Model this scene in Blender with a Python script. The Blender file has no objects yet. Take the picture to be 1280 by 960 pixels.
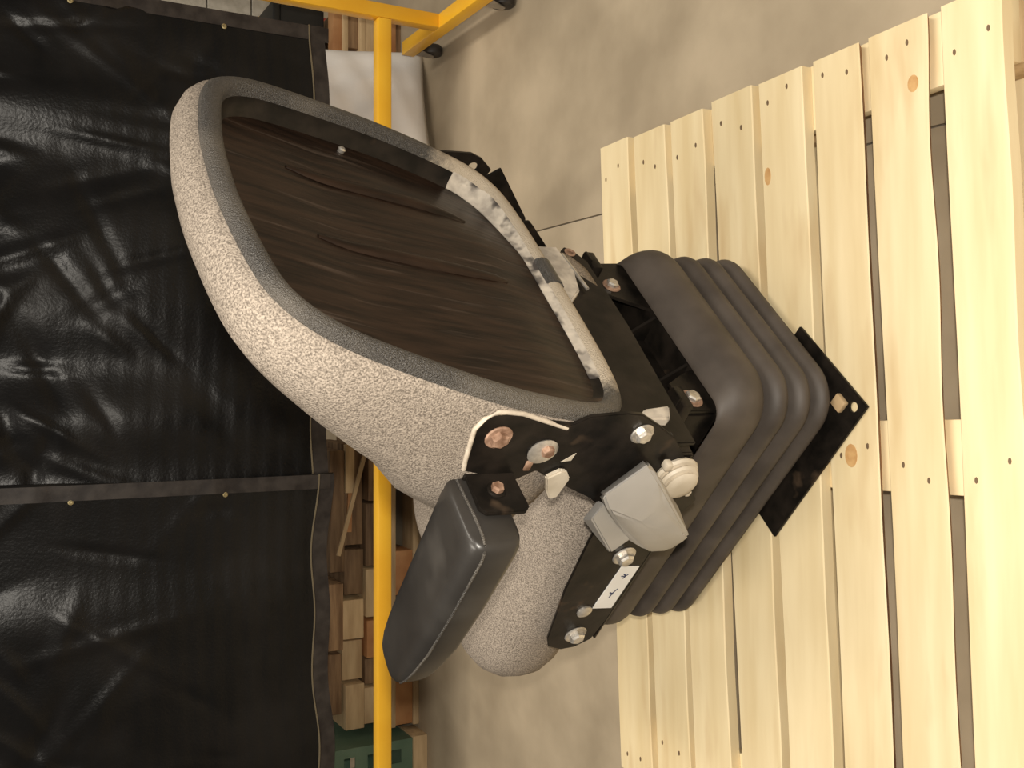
import bpy, bmesh, math, random
from mathutils import Vector, Matrix
random.seed(7)
S = bpy.context.scene
COL = S.collection
# ---------------------------------------------------------------- camera
PITCH = math.radians(28.5)
cam_d = bpy.data.cameras.new('camera'); cam = bpy.data.objects.new('camera', cam_d); COL.objects.link(cam)
fw = Vector((0, math.cos(PITCH), -math.sin(PITCH))); rt = Vector((1, 0, 0)); up = rt.cross(fw)
M = Matrix((-up, rt, -fw)).transposed().to_4x4(); M.translation = Vector((0, 0, 1.39))   # camera held on its side
cam.matrix_world = M
cam_d.sensor_width = 36; cam_d.lens = 36; cam_d.clip_start = .02; cam_d.clip_end = 60
S.camera = cam
# ---------------------------------------------------------------- light
W = bpy.data.worlds.new('world'); S.world = W; W.use_nodes = True
W.node_tree.nodes['Background'].inputs[0].default_value = (1, .89, .74, 1)
W.node_tree.nodes['Background'].inputs[1].default_value = .13
def area(name, loc, rot, sx, sy, power, colr):
    d = bpy.data.lights.new(name, 'AREA'); d.shape = 'RECTANGLE'; d.size = sx; d.size_y = sy; d.energy = power; d.color = colr
    o = bpy.data.objects.new(name, d); COL.objects.link(o); o.location = loc; o.rotation_euler = rot; return o
area('ceiling_lamp', (-1.2, .6, 4.6), (0, 0, 0), .6, 3.0, 85, (1, .92, .80))
area('ceiling_lamp', (1.6, .9, 4.6), (0, 0, 0), .6, 3.0, 85, (1, .92, .80))
fd = bpy.data.lights.new('camera_flash', 'POINT'); fd.energy = 74; fd.color = (1, .93, .82); fd.shadow_soft_size = .02
fo = bpy.data.objects.new('camera_flash', fd); COL.objects.link(fo); fo.location = (.065, -.02, 1.40)
S.view_settings.view_transform = 'Standard'; S.view_settings.look = 'None'
S.view_settings.gamma = 1; S.view_settings.use_curve_mapping = False
S.view_settings.exposure = .42
# ---------------------------------------------------------------- materials
MATS = {}
def mat(name, c1, c2=None, scale=20., rough=.5, metal=0., bump=0., stretch=(1, 1, 1), lo=.35, hi=.65, bscale=None,
        spec=.5, detail=4., rnd=0., c3=None, s3=3., lo3=.55, hi3=.7, rough2=None, str3=(1, 1, 1)):
    m = bpy.data.materials.new(name); m.use_nodes = True; nt = m.node_tree; N = nt.nodes; L = nt.links
    b = N['Principled BSDF']; b.inputs['Roughness'].default_value = rough; b.inputs['Metallic'].default_value = metal
    b.inputs['Specular IOR Level'].default_value = spec
    tc = N.new('ShaderNodeTexCoord'); mp = N.new('ShaderNodeMapping'); mp.inputs['Scale'].default_value = stretch
    oi = N.new('ShaderNodeObjectInfo'); cm = N.new('ShaderNodeVectorMath'); cm.operation = 'MULTIPLY_ADD'
    cm.inputs[1].default_value = (1, 1, 1)
    sc = N.new('ShaderNodeVectorMath'); sc.operation = 'SCALE'; sc.inputs[0].default_value = (13, 7, 5); L.new(oi.outputs['Random'], sc.inputs['Scale'])
    L.new(tc.outputs['Object'], cm.inputs[0]); L.new(sc.outputs[0], cm.inputs[2]); L.new(cm.outputs[0], mp.inputs[0])
    def noise(s, d, vec): 
        n = N.new('ShaderNodeTexNoise'); n.inputs['Scale'].default_value = s; n.inputs['Detail'].default_value = d; L.new(vec, n.inputs['Vector']); return n
    def ramp(fac, a, b2, ca, cb):
        r = N.new('ShaderNodeValToRGB'); r.color_ramp.elements[0].position = a; r.color_ramp.elements[1].position = b2
        r.color_ramp.elements[0].color = (*ca, 1); r.color_ramp.elements[1].color = (*cb, 1); L.new(fac, r.inputs[0]); return r
    n1 = noise(scale, detail, mp.outputs[0])
    col = ramp(n1.outputs['Fac'], lo, hi, c1, c2 or c1).outputs[0]
    if c3:
        mp3 = N.new('ShaderNodeMapping'); mp3.inputs['Scale'].default_value = str3; L.new(cm.outputs[0], mp3.inputs[0])
        n3 = noise(s3, 3, mp3.outputs[0]); r3 = ramp(n3.outputs['Fac'], lo3, hi3, (0, 0, 0), (1, 1, 1))
        mx = N.new('ShaderNodeMix'); mx.data_type = 'RGBA'; L.new(r3.outputs[0], mx.inputs[0]); L.new(col, mx.inputs[6]); mx.inputs[7].default_value = (*c3, 1)
        col = mx.outputs[2]
        if rough2 is not None:
            mr = N.new('ShaderNodeMapRange'); L.new(r3.outputs[0], mr.inputs[0]); mr.inputs[3].default_value = rough; mr.inputs[4].default_value = rough2
            L.new(mr.outputs[0], b.inputs['Roughness'])
    if rnd:
        hv = N.new('ShaderNodeHueSaturation'); mr = N.new('ShaderNodeMapRange'); L.new(oi.outputs['Random'], mr.inputs[0])
        mr.inputs[3].default_value = 1 - rnd; mr.inputs[4].default_value = 1 + rnd; L.new(mr.outputs[0], hv.inputs['Value']); L.new(col, hv.inputs['Color']); col = hv.outputs[0]
    L.new(col, b.inputs['Base Color'])
    if bump:
        n2 = noise(bscale or scale, detail, mp.outputs[0]); bp = N.new('ShaderNodeBump'); bp.inputs['Strength'].default_value = bump; bp.inputs['Distance'].default_value = .004
        L.new(n2.outputs['Fac'], bp.inputs['Height']); L.new(bp.outputs[0], b.inputs['Normal'])
    MATS[name] = m; return m
mat('fabric', (.125, .104, .085), (.385, .328, .272), 470, .95, bump=.3, lo=.33, hi=.66, detail=2, spec=.12)
mat('vinyl_trim', (.030, .027, .025), (.085, .078, .070), 650, .36, bump=.9, detail=2, c3=(.16, .14, .115), s3=5, lo3=.5, hi3=.8, rough2=.55)
mat('dusty_trim', (.40, .34, .27), (.58, .50, .40), 60, .8, bump=.2, c3=(.10, .09, .08), s3=9, lo3=.62, hi3=.75)
mat('panel', (.006, .0035, .0025), (.024, .013, .008), 26, .36, spec=.2, bump=.25, stretch=(3.2, .35, .35), c3=(.085, .062, .048), s3=20, lo3=.60, hi3=.80, rough2=.6, str3=(4, .22, .22))
mat('black_paint', (.007, .006, .005), (.018, .014, .011), 30, .34, spec=.16, bump=.12, c3=(.10, .065, .04), s3=14, lo3=.66, hi3=.80, rough2=.7)
mat('rubber', (.052, .041, .033), (.082, .066, .054), 14, .58, bump=.08, c3=(.10, .085, .066), s3=4, lo3=.58, hi3=.85)
mat('armrest', (.018, .016, .0145), (.032, .029, .026), 9, .34, bump=.05, c3=(.075, .068, .06), s3=6, lo3=.55, hi3=.8, rough2=.5)
mat('grey_plastic', (.36, .345, .325), (.47, .45, .425), 6, .45, bump=.03)
mat('beige_plastic', (.46, .40, .31), (.60, .53, .43), 25, .5, c3=(.25, .2, .15), s3=22, lo3=.62, hi3=.8)
mat('zinc', (.42, .39, .35), (.72, .68, .62), 70, .38, .75, bump=.2)
mat('rust', (.16, .085, .05), (.42, .27, .19), 60, .75, .1, bump=.3)
mat('brass', (.30, .24, .12), (.42, .35, .19), 40, .5, .6)
mat('sticker', (.74, .73, .71), (.82, .81, .79), 12, .5)
mat('ink', (.02, .03, .10), None, rough=.6)
mat('plaster', (.30, .265, .225), (.54, .48, .40), 40, .9, bump=.4, c3=(.05, .042, .037), s3=24, lo3=.54, hi3=.64)
mat('pine', (.70, .555, .315), (.83, .70, .45), 5, .62, bump=.10, stretch=(.5, 5, 5), lo=.3, hi=.72, rnd=.03, c3=(.60, .43, .22), s3=6, lo3=.56, hi3=.84, str3=(.6, 3, 1))
mat('bark', (.24, .10, .045), (.45, .27, .14), 30, .85, bump=.5, stretch=(1, 4, 4))
mat('pine_knot', (.50, .27, .10), (.62, .38, .16), 60, .6)
mat('old_wood', (.14, .078, .038), (.32, .20, .105), 8, .75, bump=.2, stretch=(.7, 6, 6), rnd=.3)
mat('light_wood', (.44, .30, .16), (.60, .44, .25), 8, .7, bump=.2, stretch=(.7, 5, 5), rnd=.15)
mat('orange_wood', (.36, .16, .06), (.50, .26, .11), 10, .7, bump=.2, rnd=.1)
mat('nail', (.20, .135, .08), None, rough=.6, metal=.4)
mat('concrete', (.325, .262, .180), (.48, .395, .28), 3.2, .72, bump=.06, bscale=60, detail=8, c3=(.235, .188, .128), s3=2.3, lo3=.52, hi3=.74, str3=(1, .55, 1))
mat('joint', (.14, .115, .09), None, rough=.9)
mat('vinyl_black', (.0035, .0035, .0038), (.007, .0065, .0065), 8, .30, spec=.26, bump=.16, bscale=130, c3=(.013, .0115, .0105), s3=3.5, lo3=.5, hi3=.8, rough2=.42, detail=3)
mat('vinyl_band', (.020, .016, .0145), (.042, .035, .031), 25, .45, spec=.25, bump=.2)
mat('thread', (.14, .11, .065), None, rough=.8)
mat('yellow', (.78, .40, .018), (.84, .47, .03), 6, .36, bump=.02)
mat('caster_black', (.018, .015, .013), (.05, .042, .035), 30, .55)
mat('caster_steel', (.30, .27, .23), (.42, .38, .33), 30, .4, .6)
mat('blue', (.03, .16, .52), None, rough=.4)
mat('sack', (.85, .81, .77), (.90, .87, .84), 7, .6, bump=.25, bscale=20)
mat('crate_green', (.085, .15, .10), (.12, .19, .13), 10, .5, bump=.05)
mat('block', (.40, .37, .31), (.50, .465, .40), 30, .9, bump=.3)
mat('mortar', (.27, .25, .21), None, rough=.95)
mat('red', (.42, .04, .03), (.5, .07, .05), 20, .5)
mat('black_card', (.005, .005, .005), (.009, .009, .008), 12, .55)
def dust(m, c, x0, x1, z0, z1):   # dried dust caked on the lower edge of the trim
    nt = MATS[m].node_tree; N = nt.nodes; L = nt.links; b = N['Principled BSDF']; old = b.inputs['Base Color'].links[0].from_socket
    tc = N.new('ShaderNodeTexCoord'); sp = N.new('ShaderNodeSeparateXYZ'); L.new(tc.outputs['Object'], sp.inputs[0])
    def rng(sock, a, bb):
        r = N.new('ShaderNodeMapRange'); L.new(sock, r.inputs[0]); r.inputs[1].default_value = a; r.inputs[2].default_value = bb; return r.outputs[0]
    n = N.new('ShaderNodeTexNoise'); n.inputs['Scale'].default_value = 90; n.inputs['Detail'].default_value = 6; L.new(tc.outputs['Object'], n.inputs['Vector'])
    mu = N.new('ShaderNodeMath'); mu.operation = 'MULTIPLY'; L.new(rng(sp.outputs['X'], x0, x1), mu.inputs[0]); L.new(rng(sp.outputs['Z'], z0, z1), mu.inputs[1])
    ad = N.new('ShaderNodeMath'); ad.operation = 'MULTIPLY_ADD'; L.new(mu.outputs[0], ad.inputs[0]); ad.inputs[1].default_value = 1.5; L.new(n.outputs['Fac'], ad.inputs[2])
    fac = rng(ad.outputs[0], .85, 1.5)
    mx = N.new('ShaderNodeMix'); mx.data_type = 'RGBA'; L.new(fac, mx.inputs[0]); L.new(old, mx.inputs[6]); mx.inputs[7].default_value = (*c, 1); L.new(mx.outputs[2], b.inputs['Base Color'])
    b.inputs['Roughness'].links and nt.links.remove(b.inputs['Roughness'].links[0])
    rr = N.new('ShaderNodeMapRange'); L.new(fac, rr.inputs[0]); rr.inputs[3].default_value = .38; rr.inputs[4].default_value = .85; L.new(rr.outputs[0], b.inputs['Roughness'])
mat('trim_ring', (.030, .027, .025), (.085, .078, .070), 650, .36, bump=.9, detail=2, c3=(.16, .14, .115), s3=5, lo3=.5, hi3=.8, rough2=.55)
dust('trim_ring', (.47, .395, .30), -.275, -.20, .66, .54)
# ---------------------------------------------------------------- helpers
def link(name, me, m, parent=None):
    o = bpy.data.objects.new(name, me); COL.objects.link(o)
    if m is not None and not me.materials: me.materials.append(MATS[m])
    if parent is not None: o.parent = parent
    return o
def fin(bm, name, m, parent=None, smooth=False, ang=None):
    bmesh.ops.recalc_face_normals(bm, faces=bm.faces)
    me = bpy.data.meshes.new(name); bm.to_mesh(me); bm.free()
    if smooth:
        for p in me.polygons: p.use_smooth = True
        if ang: me.set_sharp_from_angle(angle=math.radians(ang))
    return link(name, me, m, parent)
def empty(name, loc, rz=0):
    o = bpy.data.objects.new(name, None); COL.objects.link(o); o.location = loc; o.rotation_euler = (0, 0, rz); o.empty_display_size = .1; return o
def tag(o, label, cat, group=None):
    o['label'] = label; o['category'] = cat
    if group: o['group'] = group
    return o
def box_bm(x0, x1, y0, y1, z0, z1, bev=0., seg=2):
    bm = bmesh.new(); bmesh.ops.create_cube(bm, size=1)
    for v in bm.verts: v.co = Vector(((x0 + x1) / 2 + v.co.x * (x1 - x0), (y0 + y1) / 2 + v.co.y * (y1 - y0), (z0 + z1) / 2 + v.co.z * (z1 - z0)))
    if bev: bmesh.ops.bevel(bm, geom=list(bm.edges), offset=bev, segments=seg, affect='EDGES', profile=.5)
    return bm
def box(name, m, b, parent=None, bev=0., seg=2):
    return fin(box_bm(*b, bev, seg), name, m, parent, bool(bev), 35)
def prism(name, m, poly, axis, a, b, parent=None, bev=0., holes=()):
    """polygon in the two axes other than `axis`, extruded from a to b; round holes (u, v, r)"""
    bm = bmesh.new()
    def P(u, v, w): return {'x': Vector((w, u, v)), 'y': Vector((u, w, v)), 'z': Vector((u, v, w))}[axis]
    vs = [bm.verts.new(P(u, v, a)) for u, v in poly]; es = [bm.edges.new((vs[i], vs[(i + 1) % len(vs)])) for i in range(len(vs))]
    for (hu, hv, r) in holes:
        hs = [bm.verts.new(P(hu + r * math.cos(t * math.pi / 8), hv + r * math.sin(t * math.pi / 8), a)) for t in range(16)]
        es += [bm.edges.new((hs[i], hs[(i + 1) % 16])) for i in range(16)]
    bmesh.ops.triangle_fill(bm, edges=es, use_beauty=True)
    r = bmesh.ops.extrude_face_region(bm, geom=list(bm.faces))
    d = P(0, 0, b) - P(0, 0, a)
    for v in [g for g in r['geom'] if isinstance(g, bmesh.types.BMVert)]: v.co += d
    bmesh.ops.dissolve_limit(bm, angle_limit=.02, verts=bm.verts, edges=bm.edges)
    if bev: bmesh.ops.bevel(bm, geom=[e for e in bm.edges if len(e.link_faces) == 2 and e.calc_face_angle(0) > .6], offset=bev, segments=2, affect='EDGES')
    return fin(bm, name, m, parent, bool(bev), 35)
def loops(name, m, rings, parent=None, cap0=True, cap1=True, closed=False, ang=50):
    bm = bmesh.new(); R = [[bm.verts.new(p) for p in r] for r in rings]; n = len(R[0])
    pairs = list(zip(R, R[1:])) + ([(R[-1], R[0])] if closed else [])
    for a, b in pairs:
        for i in range(n): bm.faces.new((a[i], a[(i + 1) % n], b[(i + 1) % n], b[i]))
    if not closed:
        if cap0: bm.faces.new(R[0])
        if cap1: bm.faces.new(R[-1])
    return fin(bm, name, m, parent, True, ang)
def rrect(cx, cy, hx, hy, r, z, n=8):
    out = []
    for qx, qy, a0 in ((1, 1, 0), (-1, 1, 90), (-1, -1, 180), (1, -1, 270)):
        for k in range(n + 1):
            t = math.radians(a0 + 90 * k / n); out.append(Vector((cx + qx * (hx - r) + r * math.cos(t), cy + qy * (hy - r) + r * math.sin(t), z)))
    # add points on the straight sides so long sides shade cleanly
    return out
def frame_of(axis):
    axis = Vector(axis).normalized(); a = axis.orthogonal().normalized(); b = axis.cross(a); return axis, a, b
def lathe(name, m, pos, axis, prof, parent=None, n=20, ang=40, hexa=False):
    ax, a, b = frame_of(axis); pos = Vector(pos); n = 6 if hexa else n
    rings = [[pos + ax * h + (a * math.cos(2 * math.pi * k / n) + b * math.sin(2 * math.pi * k / n)) * r for k in range(n)] for r, h in prof]
    return loops(name, m, rings, parent, ang=ang)
def bolt(pos, axis, r, m, parent, washer=True, wm=None, h=.007):
    o = lathe('bolt', m, pos, axis, [(r * .72, 0), (r * .72, h * .7 + .003), (r * .55, h + .003)], parent, hexa=True, ang=30)
    if washer and parent.parent is None or washer: 
        w = lathe('washer', wm or m, pos, axis, [(r * 1.05, -.001), (r * 1.08, .001), (r * 1.0, .0025)], parent, n=18)
    return o
def tube(name, m, pts, r, parent=None, n=8):
    pts = [Vector(p) for p in pts]; rings = []
    for i, p in enumerate(pts):
        d = (pts[min(i + 1, len(pts) - 1)] - pts[max(i - 1, 0)]).normalized(); ax, a, b = frame_of(d)
        rings.append([p + (a * math.cos(2 * math.pi * k / n) + b * math.sin(2 * math.pi * k / n)) * r for k in range(n)])
    return loops(name, m, rings, parent, ang=60)
def copy_tree(o, parent=None):
    c = o.copy(); COL.objects.link(c); c.parent = parent
    for ch in list(o.children): copy_tree(ch, c)
    return c
# ---------------------------------------------------------------- setting
fl = box('floor', 'joint', (-5, 5, -3, 6.5, -.06, -.008)); fl['kind'] = 'structure'
for x0, x1 in ((-5, .414), (.418, 5)): box('slab', 'concrete', (x0, x1, -3, 6.5, -.008, 0), fl)
wb = box('wall_back', 'mortar', (-5, 5, 4.706, 4.9, 0, 3.2)); wb['kind'] = 'structure'
bme = box_bm(-.1965, .1965, -.006, .006, -.0965, .0965, .003); bmesh.ops.recalc_face_normals(bme, faces=bme.faces)
bmesh_data = bpy.data.meshes.new('block'); bme.to_mesh(bmesh_data); bme.free()
for r in range(16):
    for c in range(-12, 13):
        x = c * .4 + (.2 if r % 2 else 0)
        if abs(x) > 4.8 or x < -1.6 or x > 2.6: continue
        o = link('block', bmesh_data, 'block', wb); o.location = (x, 4.70, .1 + r * .2)
# ---------------------------------------------------------------- pine pallet
pal = tag(empty('pallet', (.53, 1.455, 0), math.radians(2.4)), 'new pale pine pallet on the concrete floor carrying the seat', 'pallet')
PB = [(.440, .336, .418, .306), (.313, .207, .286, .180), (.187, .088, .165, .060), (.062, -.048, .030, -.074),
      (-.066, -.173, -.094, -.196), (-.197, -.297, -.220, -.320), (-.315, -.423, -.338, -.438), (-.450, -.547, -.463, -.562)]
XE = [.008, .001, -.001, .003, -.002, -.004, -.004, -.004]
TOP = .14; TH = .021
def board(i):
    fr, nr, f_l, n_l = PB[i]; bm = bmesh.new(); n = 40; rows = []
    wane = {6: .006, 5: .003, 7: .002}.get(i, .0015)
    for k in range(n + 1):
        u = k / n; x = XE[i] + (-1.25 - XE[i]) * u * 1.065
        t = (XE[i] - x) / 1.15
        f = fr + (f_l - fr) * t + .0012 * math.sin(9 * u + i) ; q = nr + (n_l - nr) * t
        q += wane * (math.sin(7.3 * u * 3 + i * 1.7) * .6 + math.sin(23 * u + i) * .4)
        w = -.013 if i in (5, 6) else wane * .6
        rows.append([bm.verts.new(p) for p in ((x, f, TOP - TH), (x, f, TOP - .002), (x, f - .002, TOP), (x, q + .002, TOP), (x, q, TOP - .002), (x, q - w, TOP - TH))])
    for a, b in zip(rows, rows[1:]):
        for j in range(6):
            fc = bm.faces.new((a[j], a[(j + 1) % 6], b[(j + 1) % 6], b[j]))
            if j == 4 and i in (5, 6): fc.material_index = 1
    bm.faces.new(rows[0]); bm.faces.new(rows[-1])
    o = fin(bm, 'deck_board', 'pine', pal); o.data.materials.append(MATS['bark'])
    # nail heads over the three stringers
    nb = bmesh.new()
    for xs in (-.055, -.66, -1.27):
        for s in (.25, .72):
            t = -xs / 1.15; f = fr + (f_l - fr) * t; q = nr + (n_l - nr) * t
            mx = Matrix.Translation((xs + random.uniform(-.03, .03), f + (q - f) * (s + random.uniform(-.08, .08)), TOP + .0004))
            bmesh.ops.create_cone(nb, cap_ends=True, segments=8, radius1=.0026, radius2=.0024, depth=.0012, matrix=mx @ Matrix.Diagonal((1.9, 1, 1, 1)))
    nl = fin(nb, 'nail_heads', 'nail', o); nl['kind'] = 'stuff'
    return o
DB = [board(i) for i in range(8)]
def knot(parent, x, y, rx, ry):
    bm = bmesh.new(); bmesh.ops.create_cone(bm, cap_ends=True, segments=16, radius1=1, radius2=.96, depth=1)
    for v in bm.verts: v.co = Vector((x + v.co.x * rx, y + v.co.y * ry, TOP + .0001 + v.co.z * .0008))
    fin(bm, 'knot', 'pine_knot', parent)
knot(DB[6], -.10, -.398, .013, .010); knot(DB[5], -.655, -.255, .019, .013); knot(DB[4], -.17, -.085, .016, .008)
for xc in (-.055, -.655, -1.265):
    box('stringer_board', 'pine', (xc - .055, xc + .055, -.545, .435, TOP - TH - .0212, TOP - TH - .0005), pal, .0015)
    for yc in (-.495, -.06, .385):
        box('block', 'light_wood', (xc - .05, xc + .05, yc - .045, yc + .045, .0205, TOP - TH - .0215), pal, .002)
for yc in (-.495, -.09, .385):
    box('bottom_board', 'pine', (-1.32, -.002, yc - .05, yc + .05, 0, .02), pal, .0015)
# ---------------------------------------------------------------- the seat
A = math.radians(46.5)
Lx = Vector((math.cos(A), math.sin(A), 0)); Fx = Vector((-math.sin(A), math.cos(A), 0))
seat = tag(empty('operator_seat', Lx * 1.03 + Fx * 1.1 + Vector((0, 0, TOP)), A), 'used grey fabric machine operator seat with rubber suspension bellows, standing on pine pallet', 'seat')
# base plate
prism('base_plate', 'black_paint', [(-.232, -.294), (-.036, -.290), (-.036, .014), (-.240, .014)], 'z', .0015, .0075, seat, .001, holes=[(-.212, -.274, .0085)])
box('spacer', 'light_wood', (-.202, -.178, -.272, -.250, .0065, .016), seat, .002)
# bellows
rings = []
prof = [(.0066, .050), (.012, .034)]
zs = [.012, .052, .098, .147]
for a, b in zip(zs, zs[1:]):
    for k in range(1, 9):
        t = k / 8; prof.append((a + (b - a) * t, .006 + .030 * (1 - math.sin(math.pi * t) ** .55)))
for k in range(1, 7):
    t = k / 6; prof.append((.147 + .045 * t, .030 * (1 - math.sin(math.pi / 2 * t) ** .6)))
prof += [(.203, .002), (.213, .007), (.223, .016), (.236, .034), (.243, .042), (.2435, .047), (.236, .048)]
for z, ins in prof: rings.append(rrect(-.002, .022, .206 - (ins if z < .2 else ins * .35), .314 - ins, max(.075 - ins * (.55 if z < .2 else 1), .02), z, 10))
bel = loops('suspension_bellows', 'rubber', rings, seat, cap0=False, cap1=False, ang=80); bel['label'] = 'black ribbed rubber bellows'
# suspension top frame inside the bellows rim
sf = box('suspension_frame', 'black_paint', (-.175, .175, -.235, .25, .226, .234), seat, .002)
box('frame_side', 'black_paint', (-.178, -.172, -.225, .25, .234, .296), sf, .001)
box('frame_side', 'black_paint', (.172, .178, -.225, .25, .234, .296), sf, .001)
prism('frame_end', 'black_paint', [(-.178, .234), (-.085, .234), (-.098, .262), (-.118, .296), (-.178, .298)], 'y', -.236, -.230, sf, .001)
prism('frame_end', 'black_paint', [(.186, .234), (.060, .234), (.074, .262), (.098, .310), (.150, .318), (.180, .296)], 'y', -.236, -.230, sf, .001)
box('frame_end', 'black_paint', (-.085, .06, -.185, -.179, .234, .296), sf, .001)
prism('gusset', 'black_paint', [(-.235, .234), (-.18, .234), (-.18, .29)], 'x', .040, .045, sf); prism('gusset', 'black_paint', [(-.235, .234), (-.18, .234), (-.18, .29)], 'x', -.075, -.070, sf)
bolt((-.152, -.236, .272), (0, -1, 0), .017, 'zinc', sf, wm='rust'); bolt((.119, -.236, .285), (0, -1, 0), .015, 'zinc', sf, wm='rust')
for x in (-.165, .165):
    r = box('slide_rail', 'black_paint', (x - .022, x + .022, -.255, .25, .297, .317), seat, .003)
    box('rail_lip', 'black_paint', (x - .012, x + .012, -.262, .25, .317, .322), r, .001)
pan = box('seat_pan', 'black_paint', (-.270, .22, -.20, .19, .322, .335), seat, .004)
# rear cross member
cm = prism('cross_member', 'black_paint', [(-.285, .362), (-.15, .348), (.06, .333), (.145, .333), (.176, .350), (.182, .362), (.172, .372), (.12, .392), (.05, .43), (-.285, .46)], 'y', -.264, -.258, seat, .001, holes=[(.166, .358, .006)])
prism('flange', 'black_paint', [(-.285, .356), (-.285, .362), (.145, .334), (.145, .328)], 'y', -.2575, -.225, cm, .001)
lathe('rivet', 'rust', (-.205, -.264, .378), (0, -1, 0), [(.010, 0), (.010, .003), (.006, .006)], cm, n=14)
lathe('hole_ring', 'rust', (.166, -.2645, .358), (0, -1, 0), [(.0062, 0), (.010, 0), (.010, .0015), (.0062, .0015), (.0062, 0)], cm, n=14)
prism('back_plate', 'black_paint', [(-.30, .385), (-.06, .372), (.02, .372), (.06, .405), (.085, .455), (.09, .50), (-.30, .50)], 'y', -.300, -.294, cm, .001)
prism('end_bracket', 'plaster', [(-.272, .420), (-.246, .408), (-.252, .452), (-.270, .470)], 'y', -.318, -.302, cm, .003)
prism('worn_bracket', 'plaster', [(.107, .430), (.05, .424), (0, .436), (-.028, .462), (.0, .485), (.105, .485)], 'y', -.316, -.301, cm, .003)
tube('recline_rod', 'zinc', [(.10, -.306, .420), (.015, -.306, .412)], .003, cm)
# seat cushion
rings = []
for z, ins in [(.336, .06), (.338, .030), (.348, .012), (.37, .002), (.395, 0), (.42, .002), (.445, .012), (.46, .026), (.47, .05), (.476, .08), (.478, .12), (.476, .17), (.472, .22)]:
    dz = 0
    rings.append(rrect(-.018, .058, .252 - ins, .338 - ins, max(.125 - ins * .5, .012), z, 10))
sc = loops('seat_cushion', 'fabric', rings, seat, ang=80)
# backrest frame: B0 bottom middle, T up the back, N out of the rear
B0 = Vector((0, -.346, .53)); T = Vector((0, -.2713, .9625)); NB = Vector((0, -.9625, -.2713)); CX = -.030
def bp(s, t, d=0.): return B0 + Vector((s, 0, 0)) + T * t + NB * d
half = [(0, -.040), (.08, -.040), (.16, -.037), (.215, -.029), (.248, -.014), (.270, .010), (.283, .045), (.290, .10), (.2925, .16), (.290, .22), (.283, .28), (.275, .335), (.266, .38), (.253, .415), (.232, .445), (.203, .466), (.165, .478), (.11, .488), (.05, .495), (0, .496)]
# smooth resample of the half outline
def cat(pts, n):
    P = [Vector(p) for p in pts]; P = [Vector((-P[1].x, P[1].y))] + P + [Vector((-P[-2].x, P[-2].y))]; out = []
    for i in range(1, len(P) - 2):
        for k in range(n):
            u = k / n; a, b, c, d = P[i - 1:i + 3]
            out.append(.5 * ((2 * b) + (c - a) * u + (2 * a - 5 * b + 4 * c - d) * u * u + (3 * b - a - 3 * c + d) * u ** 3))
    out.append(P[-2]); return out
hc = cat(half, 3); OUT = [(p.x, p.y) for p in hc] + [(-p.x, p.y) for p in hc[-2:0:-1]]
def offs(pts, d):   # inward offset
    n = len(pts); out = []
    for i in range(n):
        a = Vector(pts[i - 1]); b = Vector(pts[(i + 1) % n]); t = (b - a).normalized(); out.append((pts[i][0] - t.y * d, pts[i][1] + t.x * d))
    return out
def lerp(x, tab):
    for (a, u), (b, v) in zip(tab, tab[1:]):
        if x <= b: return u + (v - u) * max(0, (x - a) / (b - a))
    return tab[-1][1]
DEP = [(-.05, .235), (.08, .235), (.2, .200), (.26, .168), (.31, .15), (.35, .133), (.40, .112), (.44, .10), (.5, .088)]
rings = []
for u, off in [(0, .010), (.02, .001), (.07, -.009), (.2, -.016), (.45, -.018), (.7, -.008), (.86, .010), (.95, .032), (1.0, .062), (1.02, .10)]:
    offv = [(-(-off) * min(1, max(0, (p[1] - .20) / .18)) + .012 * u * max(0, 1 - max(p[1], -.05) / .06) if off < 0 else off + .02 * u * (p[1] < .03)) for p in OUT]
    pts = [offs(OUT, offv[i])[i] for i in range(len(OUT))] if off < .05 else [(p[0] * (1 - off * 2.6), .23 + (p[1] - .23) * (1 - off * 2.6)) for p in OUT]
    rings.append([bp(CX + s, t, -lerp(OUT[i][1], DEP) * u) for i, (s, t) in enumerate(pts)])
bc = loops('backrest_cushion', 'fabric', rings, seat, cap0=False, ang=80); bc['label'] = 'speckled grey fabric backrest cushion'
# piped trim ring around the rear
def ringmesh(name, m, sel, prof, parent):
    rs = []
    for off, d in prof: rs.append([bp(CX + s, t, d) for s, t in offs(OUT, off)])
    n = len(OUT); bm = bmesh.new(); V = [[bm.verts.new(p) for p in r] for r in rs]; k = len(V)
    for j in range(k):
        a, b = V[j], V[(j + 1) % k]
        for i in range(n):
            if sel(i): bm.faces.new((a[i], a[(i + 1) % n], b[(i + 1) % n], b[i]))
    for v in [v for v in bm.verts if not v.link_faces]: bm.verts.remove(v)
    be = [e for e in bm.edges if len(e.link_faces) == 1]
    if be: bmesh.ops.holes_fill(bm, edges=be, sides=0)
    return fin(bm, name, m, parent, True, 70)
PR = [(.000, -.004), (.001, .005), (.006, .0095), (.013, .011), (.020, .010), (.026, .006), (.029, -.004), (.015, -.010)]
nO = len(OUT)
low = lambda i: OUT[i][1] < .03 and OUT[(i + 1) % nO][1] < .03
tr = ringmesh('backrest_trim', 'trim_ring', lambda i: True, PR, seat); tr['label'] = 'black vinyl piped trim around the backrest'
PR3 = [(-.002, -.002), (-.0015, .007), (.006, .0125), (.013, .0142), (.020, .013), (.0275, .0075), (.0305, -.002)]
ringmesh('trim_joint', 'vinyl_trim', lambda i: OUT[i][1] < 0 and -.005 < OUT[i][0] < .03, PR3, tr)
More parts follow.
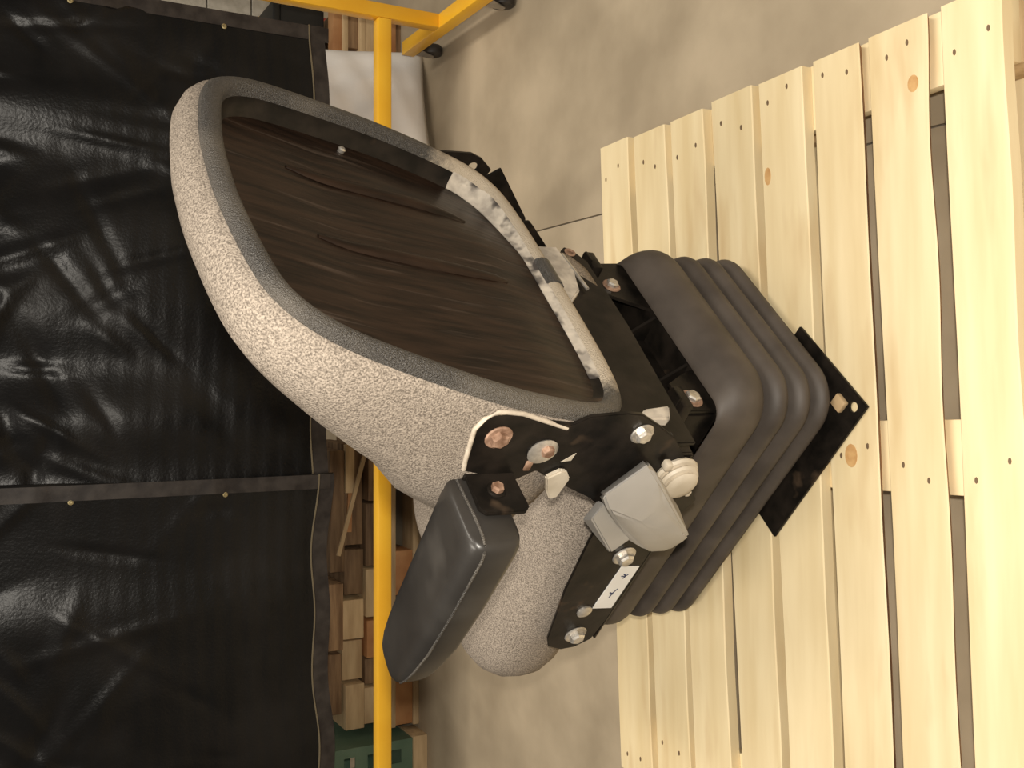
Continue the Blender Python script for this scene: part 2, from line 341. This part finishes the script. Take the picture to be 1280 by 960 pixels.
# rear shell panel set back inside the trim
def rdep(s_, t_): return .002 + .024 * max(min(1, max(0, (s_ - .07) / .16)), min(1, max(0, (t_ - .08) / .22)))
def rrow(o, k, e=0): return [bp(CX + s_, t_, .004 - (rdep(s_, t_) + .004) * k - e) for s_, t_ in offs(OUT, o)]
rings = [rrow(.025, 0), rrow(.028, .35), rrow(.031, .85), rrow(.038, 1, .003), rrow(.055, 1, .004)]
base = offs(OUT, .055)
for f in (.85, .7, .55, .4, .25, .12): rings.append([bp(CX + s_ * f, .23 + (t_ - .23) * f, -(rdep(s_ * f, .23 + (t_ - .23) * f) + .003)) for s_, t_ in base])
pn = loops('backrest_panel', 'panel', rings, seat, cap0=False, ang=40); pn.data.materials.append(MATS['black_paint'])
for p in pn.data.polygons[:3 * len(OUT)]: p.material_index = 1
pn['label'] = 'dark brown scratched shell panel on the rear of the backrest'
def rib(s, t0, t1, w=.012, h=.007):
    rs = []
    for k in range(13):
        u = k / 12; e = max(.02, math.sin(math.pi * u)) ** .35; c = t0 + (t1 - t0) * u; dd = rdep(s - CX, c) + .003
        rs.append([bp(s + w * e * math.cos(q * math.pi / 6), c, -dd + .0005 + h * e * math.sin(q * math.pi / 6)) for q in range(7)] + [bp(s, c, -dd - .004)])
    return loops('rib', 'panel', rs, pn, ang=60)
rib(.096, .075, .355); rib(-.048, .065, .345)
lathe('screw', 'zinc', bp(.20, .245, -.026), NB, [(.005, -.004), (.006, .002), (.004, .004)], pn, n=10)
def wornring():
    sel = [i for i in range(nO) if OUT[i][1] < .06 and OUT[i][0] > -.20]
    start = next(i for i in sel if (i - 1) % nO not in sel); sel = sorted(sel, key=lambda i: (i - start) % nO)
    R3 = []
    A1, A2, A3, A4 = rrow(.0265, 0), rrow(.0295, .35, -.001), rrow(.0325, .85, -.001), rrow(.0385, 1, .0015)
    B1, B4 = rrow(.0245, 0, .003), rrow(.0365, 1, .006)
    for i in sel: R3.append([A1[i], A2[i], A3[i], A4[i], B4[i], B1[i]])
    return loops('worn_edge', 'plaster', R3, pn, ang=50)
wornring()
# brackets on the armrest side
XB = -.318
lb = prism('back_bracket', 'black_paint', [(-.385, .712), (-.384, .722), (-.377, .734), (-.361, .741), (-.31, .735), (-.290, .731), (-.269, .660), (-.286, .635), (-.273, .613), (-.258, .588), (-.245, .565), (-.226, .530), (-.208, .508), (-.19, .47), (-.18, .42), (-.20, .375), (-.262, .380), (-.336, .453), (-.355, .482), (-.378, .522), (-.381, .545), (-.376, .595), (-.363, .615)][::-1], 'x', XB - .006, XB, seat, .001)
lb['label'] = 'black steel hinge bracket beside the armrest'
tube('rim', 'dusty_trim', [(XB - .004, -.357, .620), (XB - .006, -.384, .690), (XB - .006, -.387, .712), (XB - .006, -.386, .722), (XB - .006, -.378, .736), (XB - .006, -.361, .743), (XB - .005, -.31, .737), (XB - .004, -.292, .733)], .003, lb)
bolt((XB - .006, -.347, .708), (-1, 0, 0), .016, 'rust', lb); bolt((XB - .006, -.325, .636), (-1, 0, 0), .012, 'rust', lb, wm='zinc')
lathe('washer', 'zinc', (XB - .006, -.321, .640), (-1, 0, 0), [(.019, 0), (.020, .002), (.017, .0035), (.0, .0035)], lb)
bolt((XB - .006, -.346, .508), (-1, 0, 0), .015, 'zinc', lb)
prism('chip', 'beige_plastic', [(-.300, .606), (-.315, .590), (-.302, .592)], 'x', XB - .0066, XB - .006, lb)
box('weld_bead', 'rust', (XB - .0085, XB - .005, -.305, -.288, .645, .655), lb, .002)
rb = prism('back_bracket', 'black_paint', [(-.366, .64), (-.371, .54), (-.364, .52), (-.346, .497), (-.330, .503), (-.350, .480), (-.262, .402), (-.236, .39), (-.18, .325), (-.12, .36), (-.17, .45), (-.25, .55), (-.30, .66)][::-1], 'x', .262, .268, seat, .001, holes=[(-.347, .530, .0085)])
rb['label'] = 'black steel bracket on the far side with one hole'
prism('link_plate', 'black_paint', [(-.268, .432), (-.272, .408), (-.262, .396), (-.195, .325), (-.15, .36), (-.2, .44)][::-1], 'x', .236, .242, rb, .001)
lo = prism('seat_bracket', 'black_paint', [(-.24, .345), (-.20, .44), (-.16, .452), (-.090, .455), (.031, .445), (.161, .423), (.186, .411), (.200, .383), (.198, .357), (.180, .333), (.13, .327), (-.022, .327), (-.17, .329)], 'x', -.290, -.285, seat, .001)
lo['label'] = 'black steel seat side bracket with white sticker'
box('flange', 'black_paint', (-.290, -.262, -.17, .18, .3235, .3275), lo, .001)
prism('link_plate', 'black_paint', [(-.26, .39), (-.22, .47), (-.17, .45), (-.15, .36), (-.20, .34)][::-1], 'x', -.3175, -.2905, lo, .001)
XS = -.290
for y, z in ((-.045, .374), (.158, .372)): bolt((XS, y, z), (-1, 0, 0), .018, 'zinc', lo, h=.010)
lathe('stud', 'zinc', (XS, .093, .384), (-1, 0, 0), [(.013, 0), (.013, .003), (.008, .006)], lo, n=14)
st = prism('sticker', 'sticker', [(-.018, .366), (-.014, .331), (.093, .333), (.088, .371)], 'x', XS - .0008, XS, lo)
def mark(pts):
    bm = bmesh.new(); w = .0013
    for (y0, z0), (y1, z1) in zip(pts, pts[1:]):
        y0 -= .012; y1 -= .012; z0 += .011; z1 += .011
        d = Vector((y1 - y0, z1 - z0)).normalized(); q = Vector((-d.y, d.x)) * w
        vs = [bm.verts.new((XS - .0011, y, z)) for y, z in ((y0 + q.x, z0 + q.y), (y0 - q.x, z0 - q.y), (y1 - q.x, z1 - q.y), (y1 + q.x, z1 + q.y))]; bm.faces.new(vs)
    fin(bm, 'ink_mark', 'ink', lo)
mark([(.014, .341), (.020, .335), (.026, .338)]); mark([(.016, .332), (.021, .337), (.019, .344)]); mark([(.052, .335), (.064, .340), (.074, .341)]); mark([(.060, .346), (.066, .337)])
# recliner cover
def hull(name, m, pts, parent, bev):
    bm = bmesh.new()
    for p in pts: bm.verts.new(p)
    r = bmesh.ops.convex_hull(bm, input=bm.verts)
    bmesh.ops.delete(bm, geom=list({g for g in r['geom_interior'] + r['geom_unused'] if isinstance(g, bmesh.types.BMVert)}), context='VERTS')
    bmesh.ops.dissolve_limit(bm, angle_limit=.09, verts=bm.verts, edges=bm.edges)
    bmesh.ops.bevel(bm, geom=list(bm.edges), offset=bev, segments=2, affect='EDGES')
    return fin(bm, name, m, parent, True, 30)
x0, x1 = XB - .008, -.378
rc = hull('recliner_cover', 'grey_plastic', [(x0, -.301, .482), (x0, -.237, .524), (x0, -.135, .432), (x0, -.10, .378), (x0, -.098, .343), (x0, -.135, .325), (x0, -.205, .380), (x0, -.262, .438),
     (x1, -.352, .529), (x1, -.297, .570), (x1, -.268, .549), (x1, -.238, .488), (x1, -.266, .466), (x1, -.318, .496), (-.352, -.162, .350), (-.345, -.128, .362)], seat, .0035)
rc['label'] = 'light grey faceted plastic recliner cover'
hull('cover_lip', 'grey_plastic', [(x0, -.225, .520), (x0, -.187, .527), (x0, -.109, .449), (x0, -.135, .43), (x0 - .022, -.245, .528), (x0 - .022, -.215, .535), (x0 - .010, -.120, .455), (x0 - .010, -.148, .435)], rc, .002)
kn = lathe('recliner_knob', 'beige_plastic', (XB - .0065, -.268, .418), (-1, 0, 0), [(.031, 0), (.033, .004), (.031, .008), (.026, .009), (.029, .013), (.027, .017), (.022, .018), (.024, .022), (.020, .025), (.010, .026)], seat, n=18, ang=35); kn['label'] = 'worn beige plastic recliner knob'
box('lug', 'beige_plastic', (XB - .022, XB - .010, -.302, -.290, .444, .454), kn, .002); box('lug', 'beige_plastic', (XB - .022, XB - .010, -.246, -.236, .384, .392), kn, .002)
prism('folded_corner', 'zinc', [(-.338, .455), (-.258, .376), (-.252, .388), (-.285, .415)], 'x', XB + .0005, XB + .004, lb, .0008)
lt = prism('lever_tab', 'beige_plastic', [(-.279, .621), (-.291, .604), (-.289, .595), (-.275, .585), (-.242, .590), (-.238, .600), (-.256, .612)], 'x', XB - .014, XB - .0065, seat, .002)
lt['label'] = 'small cream plastic tab'
# armrest
ar = []
def arm_ring(y, cx, hw, zt, h, r=.4):
    out = []; n = 24
    for k in range(n):
        t = 2 * math.pi * k / n; c, s = math.cos(t), math.sin(t); e = .42
        out.append(Vector((cx + hw * math.copysign(abs(c) ** e, c), y, zt - h / 2 + h / 2 * math.copysign(abs(s) ** e, s))))
    return out
ARM = [(-.276, .80, 0), (-.274, .92, 0), (-.267, .985, 0), (-.255, 1, 0), (-.15, 1, .15), (-.06, 1, .4), (-.01, .98, .7), (.018, .92, .88), (.035, .80, .95), (.044, .58, 1), (.048, .3, 1)]
def arm_par(s_, f):
    h = .068 - .014 * f
    return -.370 + .006 * f, (.0585 - .016 * f) * min(1, s_), .752 + .003 * f, h
for y, s_, f in ARM:
    cx, hw, zt, h = arm_par(s_, f); hh = h * (.5 + .5 * s_)
    ar.append(arm_ring(y, cx, hw, zt - (h - hh) / 2, hh))
am = loops('armrest', 'armrest', ar, seat, ang=60); am['label'] = 'black moulded armrest pad'
seam = []
for y, s_, f in ARM[3:10]:
    cx, hw, zt, h = arm_par(s_, f); seam.append((cx - hw * .985, y, zt - h * .24))
sy = [(-.325, -.277, .738), (-.38, -.2775, .735), (-.408, -.2775, .735), (-.420, -.2755, .7355), (-.4265, -.268, .736)]
tube('mould_seam', 'vinyl_trim', sy + seam, .0018, am)
mp_ = prism('mounting_plate', 'black_paint', [(-.319, .728), (-.319, .666), (-.376, .664), (-.383, .671), (-.382, .722), (-.374, .729)], 'y', -.284, -.278, am, .001)
bolt((-.350, -.284, .698), (0, -1, 0), .011, 'rust', am, wm='black_paint')
box('bracket_tongue', 'black_paint', (-.326, -.318, -.284, -.26, .664, .730), am, .002)
# ---------------------------------------------------------------- welding screen frame and curtains
YS = 2.80
scr = tag(empty('welding_screen_frame', (0, YS, 0)), 'yellow square-tube screen frame on casters standing behind the seat', 'screen frame')
box('post', 'yellow', (1.06, 1.102, -.021, .021, .115, 1.95), scr, .004)
box('post', 'yellow', (-1.862, -1.82, -.021, .021, .115, 1.95), scr, .004)
box('lower_rail', 'yellow', (-1.82, 1.06, -.021, .021, .278, .320), scr, .004)
box('top_rail', 'yellow', (-1.82, 1.06, -.021, .021, 1.905, 1.947), scr, .004)
for xf in (1.081, -1.841):
    ft = box('foot', 'yellow', (xf - .022, xf + .022, -.30, .27, .085, .128), scr, .004)
    for yy, sgn in ((-.30, -1), (.27, 1)):
        box('end_cap', 'blue', (xf - .019, xf + .019, min(yy, yy + sgn * .010), max(yy, yy + sgn * .010), .089, .124), ft, .003)
    for yy in (-.265, .225):
        c = lathe('caster_wheel', 'caster_black', (xf - .016, yy + .02, .034), (1, 0, 0), [(.020, 0), (.032, .002), (.034, .006), (.034, .026), (.032, .030), (.020, .032)], ft, n=24)
        prism('caster_fork', 'caster_steel', [(yy - .020, .084), (yy + .028, .084), (yy + .030, .028), (yy + .012, .028)], 'x', xf - .021, xf - .018, ft)
        prism('caster_fork', 'caster_steel', [(yy - .020, .084), (yy + .028, .084), (yy + .030, .028), (yy + .012, .028)], 'x', xf + .018, xf + .021, ft)
def curtain(name, X0, X1, zb, zt, yo, amp, seed, label):
    nx, nz = 150, 100; rnd = random.Random(seed); bm = bmesh.new()
    fold = [(rnd.uniform(4, 34), rnd.uniform(0, 6.28), rnd.uniform(.25, 1), rnd.uniform(-1.2, 1.2)) for _ in range(9)]
    wr = [(rnd.uniform(X0, X1), rnd.uniform(.75, 1.5), rnd.uniform(-1.3, 1.3), rnd.uniform(.05, .2), rnd.uniform(.010, .022), rnd.choice((-1, 1))) for _ in range(60)]
    def disp(x, z):
        h = (z - zb) / (zt - zb); d = 0
        for f, p, a, s in fold: d += a * math.sin(f * x + p + s * z) * 6 / (f + 6)
        d *= amp * (.25 + .85 * min(1, h * 1.7))
        for cx, cz, an, ln, w, sg in wr:
            ca, sa = math.cos(an), math.sin(an); u = (x - cx) * sa + (z - cz) * ca; v = (x - cx) * ca - (z - cz) * sa
            if abs(u) < ln * 2.5 and abs(v) < w * 4: d += sg * .007 * math.exp(-(u / ln) ** 2 - (v / w) ** 2) * min(1, h * 2)
        d += .0012 * math.sin(z * 130 + 2 * math.sin(3 * x)) * max(0, 1 - h * 1.6)
        return d
    V = []
    for j in range(nz + 1):
        z0 = j / nz; row = []
        for i in range(nx + 1):
            x = X0 + (X1 - X0) * i / nx; z = zb + (zt - zb) * z0 + .010 * math.sin(x * 5 + seed) * (1 - z0) - .006 * math.sin(x * 17) * (1 - z0)
            row.append(bm.verts.new((x + .006 * math.sin(z * 6) * (1 if i in (0, nx) else 0), yo + disp(x, z), z)))
        V.append(row)
    for j in range(nz):
        for i in range(nx): bm.faces.new((V[j][i], V[j][i + 1], V[j + 1][i + 1], V[j + 1][i]))
    me = bpy.data.meshes.new(name); bm.to_mesh(me); bm.free()
    for p in me.polygons: p.use_smooth = True
    o = link(name, me, 'vinyl_black'); o.location = (0, YS, 0)
    md = o.modifiers.new('thickness', 'SOLIDIFY'); md.thickness = .003
    def band(nm, m, pts, w, h=.0035):   # a strip following the curtain face
        b2 = bmesh.new(); R = []
        for (x, z), (nxn, nzn) in pts:
            y = yo + disp(x, z)
            R.append([b2.verts.new((x + nxn * w / 2, y - h, z + nzn * w / 2)), b2.verts.new((x - nxn * w / 2, y - h, z - nzn * w / 2)), b2.verts.new((x - nxn * w / 2, y + h, z - nzn * w / 2)), b2.verts.new((x + nxn * w / 2, y + h, z + nzn * w / 2))])
        for a, b in zip(R, R[1:]):
            for k in range(4): b2.faces.new((a[k], a[(k + 1) % 4], b[(k + 1) % 4], b[k]))
        b2.faces.new(R[0]); b2.faces.new(R[-1])
        return fin(b2, nm, m, o, True, 40)
    hz = lambda x: zb + .010 * math.sin(x * 5 + seed) - .006 * math.sin(x * 17)
    band('hem', 'vinyl_band', [((X0 + (X1 - X0) * k / 60, hz(X0 + (X1 - X0) * k / 60) + .018), (0, 1)) for k in range(61)], .042)
    band('hem_stitching', 'thread', [((X0 + (X1 - X0) * k / 60, hz(X0 + (X1 - X0) * k / 60) + .042), (0, 1)) for k in range(61)], .003, .005)
    band('edge_band', 'vinyl_band', [((X1 - .022, zb + (zt - zb) * k / 60), (1, 0)) for k in range(61)], .04)
    for z in (.748, 1.135, 1.52):
        for x in (X1 - .045,): lathe('grommet', 'brass', (x, yo + disp(x, z) - .003, z), (0, -1, 0), [(.006, 0), (.007, .002), (.004, .003), (.003, .001)], o, n=14)
    return tag(o, label, 'curtain', 'black vinyl curtains on the yellow frame')
curtain('welding_curtain', -.285, 1.02, .452, 1.93, .030, .016, 3, 'black vinyl curtain panel hanging behind the seat backrest, beside the white sack')
curtain('welding_curtain', -1.80, -.255, .452, 1.93, .016, .013, 11, 'black vinyl curtain panel hanging on the armrest side, above the lumber pile')
# ---------------------------------------------------------------- white sack
bm = bmesh.new(); nu, nv = 36, 28; G = []
for side in (-1, 1):
    g = []
    for j in range(nv + 1):
        row = []
        for i in range(nu + 1):
            u = i / nu * 2 - 1; v = j / nv * 2 - 1
            th = .085 * (max(0, 1 - abs(u) ** 3.2) ** .6) * (max(0, 1 - abs(v) ** 3.0) ** .6)
            th += (.004 * math.sin(11 * u + 7 * v) + .004 * math.sin(5 * u - 13 * v)) * (1 - u * u) * (1 - v * v) * 1.5
            x = u * .24 * (1 - .07 * (1 - v * v)); z = v * .25 * (1 - .05 * (1 - u * u))
            row.append(bm.verts.new((x, side * th, z)))
        g.append(row)
    G.append(g)
for g in G:
    for j in range(nv):
        for i in range(nu): bm.faces.new((g[j][i], g[j][i + 1], g[j + 1][i + 1], g[j + 1][i]))
bmesh.ops.remove_doubles(bm, verts=bm.verts, dist=.0006)
sk = fin(bm, 'sack', 'sack', None, True)
sk.matrix_world = Matrix.Translation((.892, 3.185, .250)) @ Matrix.Rotation(math.radians(20), 4, 'Z') @ Matrix.Rotation(math.radians(-14), 4, 'X') @ Matrix.Rotation(math.radians(3), 4, 'Y')
tag(sk, 'plump white woven sack standing on the floor behind the yellow post', 'sack')
# ---------------------------------------------------------------- lumber pile behind the curtain
def piece(name, m, b, label, cat='wood', group=None, rz=0, rx=0, ry=0, bev=.002):
    x0, x1, y0, y1, z0, z1 = b; c = Vector(((x0 + x1) / 2, (y0 + y1) / 2, z0))
    o = box(name, m, (x0 - c.x, x1 - c.x, y0 - c.y, y1 - c.y, 0, z1 - z0), None, bev); o.location = c; o.rotation_euler = (rx, ry, rz)
    return tag(o, label, cat, group)
sk2 = tag(empty('skid', (-.62, 3.45, 0)), 'low wooden skid under the lumber pile beyond the yellow rail', 'skid')
box('bottom_board', 'light_wood', (-.54, .45, -.225, -.13, 0, .022), sk2, .002)
for x, m in ((-.46, 'orange_wood'), (-.02, 'orange_wood'), (.36, 'old_wood')): box('block', m, (x - .075, x + .075, -.22, -.08, .022, .085), sk2, .002)
for y in (-.225, -.10, .03): box('top_board', 'light_wood' if y < -.2 else 'old_wood', (-.54, .45, y, y + .10, .085, .105), sk2, .002)
box('bottom_board', 'old_wood', (-.54, .45, .06, .16, 0, .022), sk2, .002)
for x in (-.46, -.02, .36): box('block', 'old_wood', (x - .06, x + .06, .05, .17, .022, .085), sk2, .002)
rows = [(.105, [(-1.14, -1.02, .085, 'light_wood', 'square timber block end at the crate side of the pile, lowest layer'), (-1.01, -.925, .075, 'old_wood', 'brown timber offcut in the lowest layer, second from the crate'),
               (-.915, -.79, .078, 'orange_wood', 'reddish timber offcut in the lowest layer of the pile'), (-.78, -.62, .080, 'light_wood', 'pale timber block with bright sawn end in the lowest layer'),
               (-.61, -.40, .078, 'old_wood', 'dark plank end in the lowest layer near the seat cushion'), (-.39, -.19, .076, 'old_wood', 'dark plank end in the lowest layer hidden behind the backrest')]),
        (.190, [(-1.15, -1.00, .066, 'light_wood', 'tan split block on the second layer beside the crate'), (-.99, -.86, .070, 'light_wood', 'small tan offcut on the second layer of the pile'),
               (-.85, -.72, .072, 'light_wood', 'brightest sawn block end on the second layer'), (-.70, -.55, .066, 'old_wood', 'weathered plank on the second layer left of the slanted lath'),
               (-.54, -.20, .070, 'old_wood', 'wide dark board on the second layer behind the slanted lath')]),
        (.263, [(-1.10, -.90, .06, 'old_wood', 'brown offcut on the top layer of the pile beside the crate'), (-.88, -.66, .055, 'old_wood', 'brown plank on the top layer in the middle of the pile'), (-.62, -.22, .05, 'old_wood', 'long brown board on the top layer of the pile')])]
for z, lst in rows:
    for k, (a, b, h, m, lab) in enumerate(lst):
        j = random.uniform(-.02, .02); piece('timber_offcut', m, (a, b, 3.25 + j, 3.58 + j, z, z + h), lab, 'timber', 'timber offcuts in the pile', rz=random.uniform(-.02, .02))
def stick(name, m, p0, p1, w, h, label):
    p0, p1 = Vector(p0), Vector(p1); d = p1 - p0; o = fin(box_bm(-d.length / 2, d.length / 2, -w / 2, w / 2, -h / 2, h / 2, .001), name, m)
    o.matrix_world = Matrix.Translation((p0 + p1) / 2) @ d.to_track_quat('X', 'Z').to_matrix().to_4x4(); return tag(o, label, 'lath', 'thin laths leaning on the pile')
stick('lath', 'light_wood', (-.215, 3.215, .195), (-.56, 3.20, .296), .010, .013, 'thin pale lath slanting across the front of the lumber pile')
stick('lath', 'light_wood', (-.20, 3.235, .247), (-.36, 3.235, .247), .022, .030, 'short flat lath lying level against the lumber pile')
stick('lath', 'orange_wood', (-.355, 3.238, .243), (-.49, 3.238, .247), .012, .016, 'narrow reddish lath beside the slanted pale lath')
# ---------------------------------------------------------------- green crate
cr = tag(empty('crate', (-1.43, 3.36, .052)), 'green plastic crate with square openings at the end of the lumber pile', 'crate')
def wallholes(name, axis, a, b, u0, u1, v0, v1, holes):
    us = sorted({u0, u1, *[h[0] for h in holes], *[h[1] for h in holes]}); vs = sorted({v0, v1, *[h[2] for h in holes], *[h[3] for h in holes]})
    bm = bmesh.new()
    for i in range(len(us) - 1):
        for j in range(len(vs) - 1):
            cu, cv = (us[i] + us[i + 1]) / 2, (vs[j] + vs[j + 1]) / 2
            if any(h[0] < cu < h[1] and h[2] < cv < h[3] for h in holes): continue
            q = [(us[i], vs[j]), (us[i + 1], vs[j]), (us[i + 1], vs[j + 1]), (us[i], vs[j + 1])]
            bm.faces.new([bm.verts.new((u, a, v) if axis == 'y' else (a, u, v)) for u, v in q])
    bmesh.ops.remove_doubles(bm, verts=bm.verts, dist=1e-5)
    r = bmesh.ops.extrude_face_region(bm, geom=list(bm.faces))
    for v in [g for g in r['geom'] if isinstance(g, bmesh.types.BMVert)]: v.co += Vector((0, b - a, 0)) if axis == 'y' else Vector((b - a, 0, 0))
    return fin(bm, name, 'crate_green', cr)
hol = [(x, x + .045, z, z + .038) for x in (-.21, -.13, -.05, .03, .11, .175) for z in (.04, .12, .20)]
wallholes('crate_side', 'y', -.20, -.194, -.25, .25, 0, .30, hol); wallholes('crate_side', 'y', .194, .20, -.25, .25, 0, .30, hol)
wallholes('crate_end', 'x', -.25, -.244, -.194, .194, 0, .30, []); wallholes('crate_end', 'x', .244, .25, -.194, .194, 0, .30, [])
box('crate_bottom', 'crate_green', (-.244, .244, -.194, .194, 0, .008), cr)
box('crate_rim', 'crate_green', (-.262, .262, -.212, -.2, .28, .30), cr, .002)
piece('plank', 'light_wood', (-1.80, -1.175, 3.155, 3.27, 0, .051), 'pale plank on the floor under the green crate', 'plank')
piece('plank', 'light_wood', (-1.80, -1.175, 3.42, 3.53, 0, .051), 'plank at the rear under the green crate', 'plank')
# ---------------------------------------------------------------- pallet stack and boxes behind the sack
ps = tag(empty('pallet_stack_base', (1.12, 3.48, 0)), 'old wooden pallet lying behind the white sack and yellow post', 'pallet')
box('bottom_board', 'old_wood', (-.25, .22, -.09, .0, 0, .022), ps, .002)
box('block', 'orange_wood', (.02, .20, -.10, .06, .022, .068), ps, .002); box('block', 'old_wood', (-.25, -.10, -.09, .06, .022, .068), ps, .002)
box('stringer', 'light_wood', (-.25, .22, -.10, -.02, .068, .135), ps, .002)
box('deck_board', 'light_wood', (-.25, .22, -.10, .02, .135, .155), ps, .002); box('deck_board', 'old_wood', (-.25, .22, .04, .16, .135, .155), ps, .002)
ps2 = tag(empty('pallet', (1.10, 3.50, .155)), 'upper brown pallet stacked behind the white sack, under the black box', 'pallet')
box('block', 'old_wood', (-.23, -.08, -.10, .06, 0, .04), ps2, .002); box('block', 'old_wood', (.07, .22, -.10, .06, 0, .04), ps2, .002)
box('deck_board', 'light_wood', (-.23, .22, -.11, .0, .04, .06), ps2, .002); box('deck_board', 'old_wood', (-.23, .22, .02, .14, .04, .06), ps2, .002)
box('stringer', 'orange_wood', (-.23, .22, -.10, -.04, .06, .09), ps2, .002)
bx = tag(empty('black_box', (1.12, 3.60, .246)), 'black box on the pallets behind the curtain corner', 'box')
prism('body', 'black_card', [(-.20, 0), (.20, 0), (.20, .16), (-.20, .16)], 'y', -.10, .15, bx, .004)
box('lid', 'black_card', (-.206, .206, -.106, .156, .16, .185), bx, .004)
cn = tag(empty('canister', (1.44, 4.05, 0)), 'small red canister on the floor before the block wall', 'canister')
lathe('body', 'red', (0, 0, 0), (0, 0, 1), [(.05, 0), (.055, .01), (.055, .26), (.04, .29), (.02, .30)], cn, n=24); lathe('cap', 'yellow', (0, 0, .30), (0, 0, 1), [(.022, 0), (.022, .03), (.018, .035)], cn, n=14)
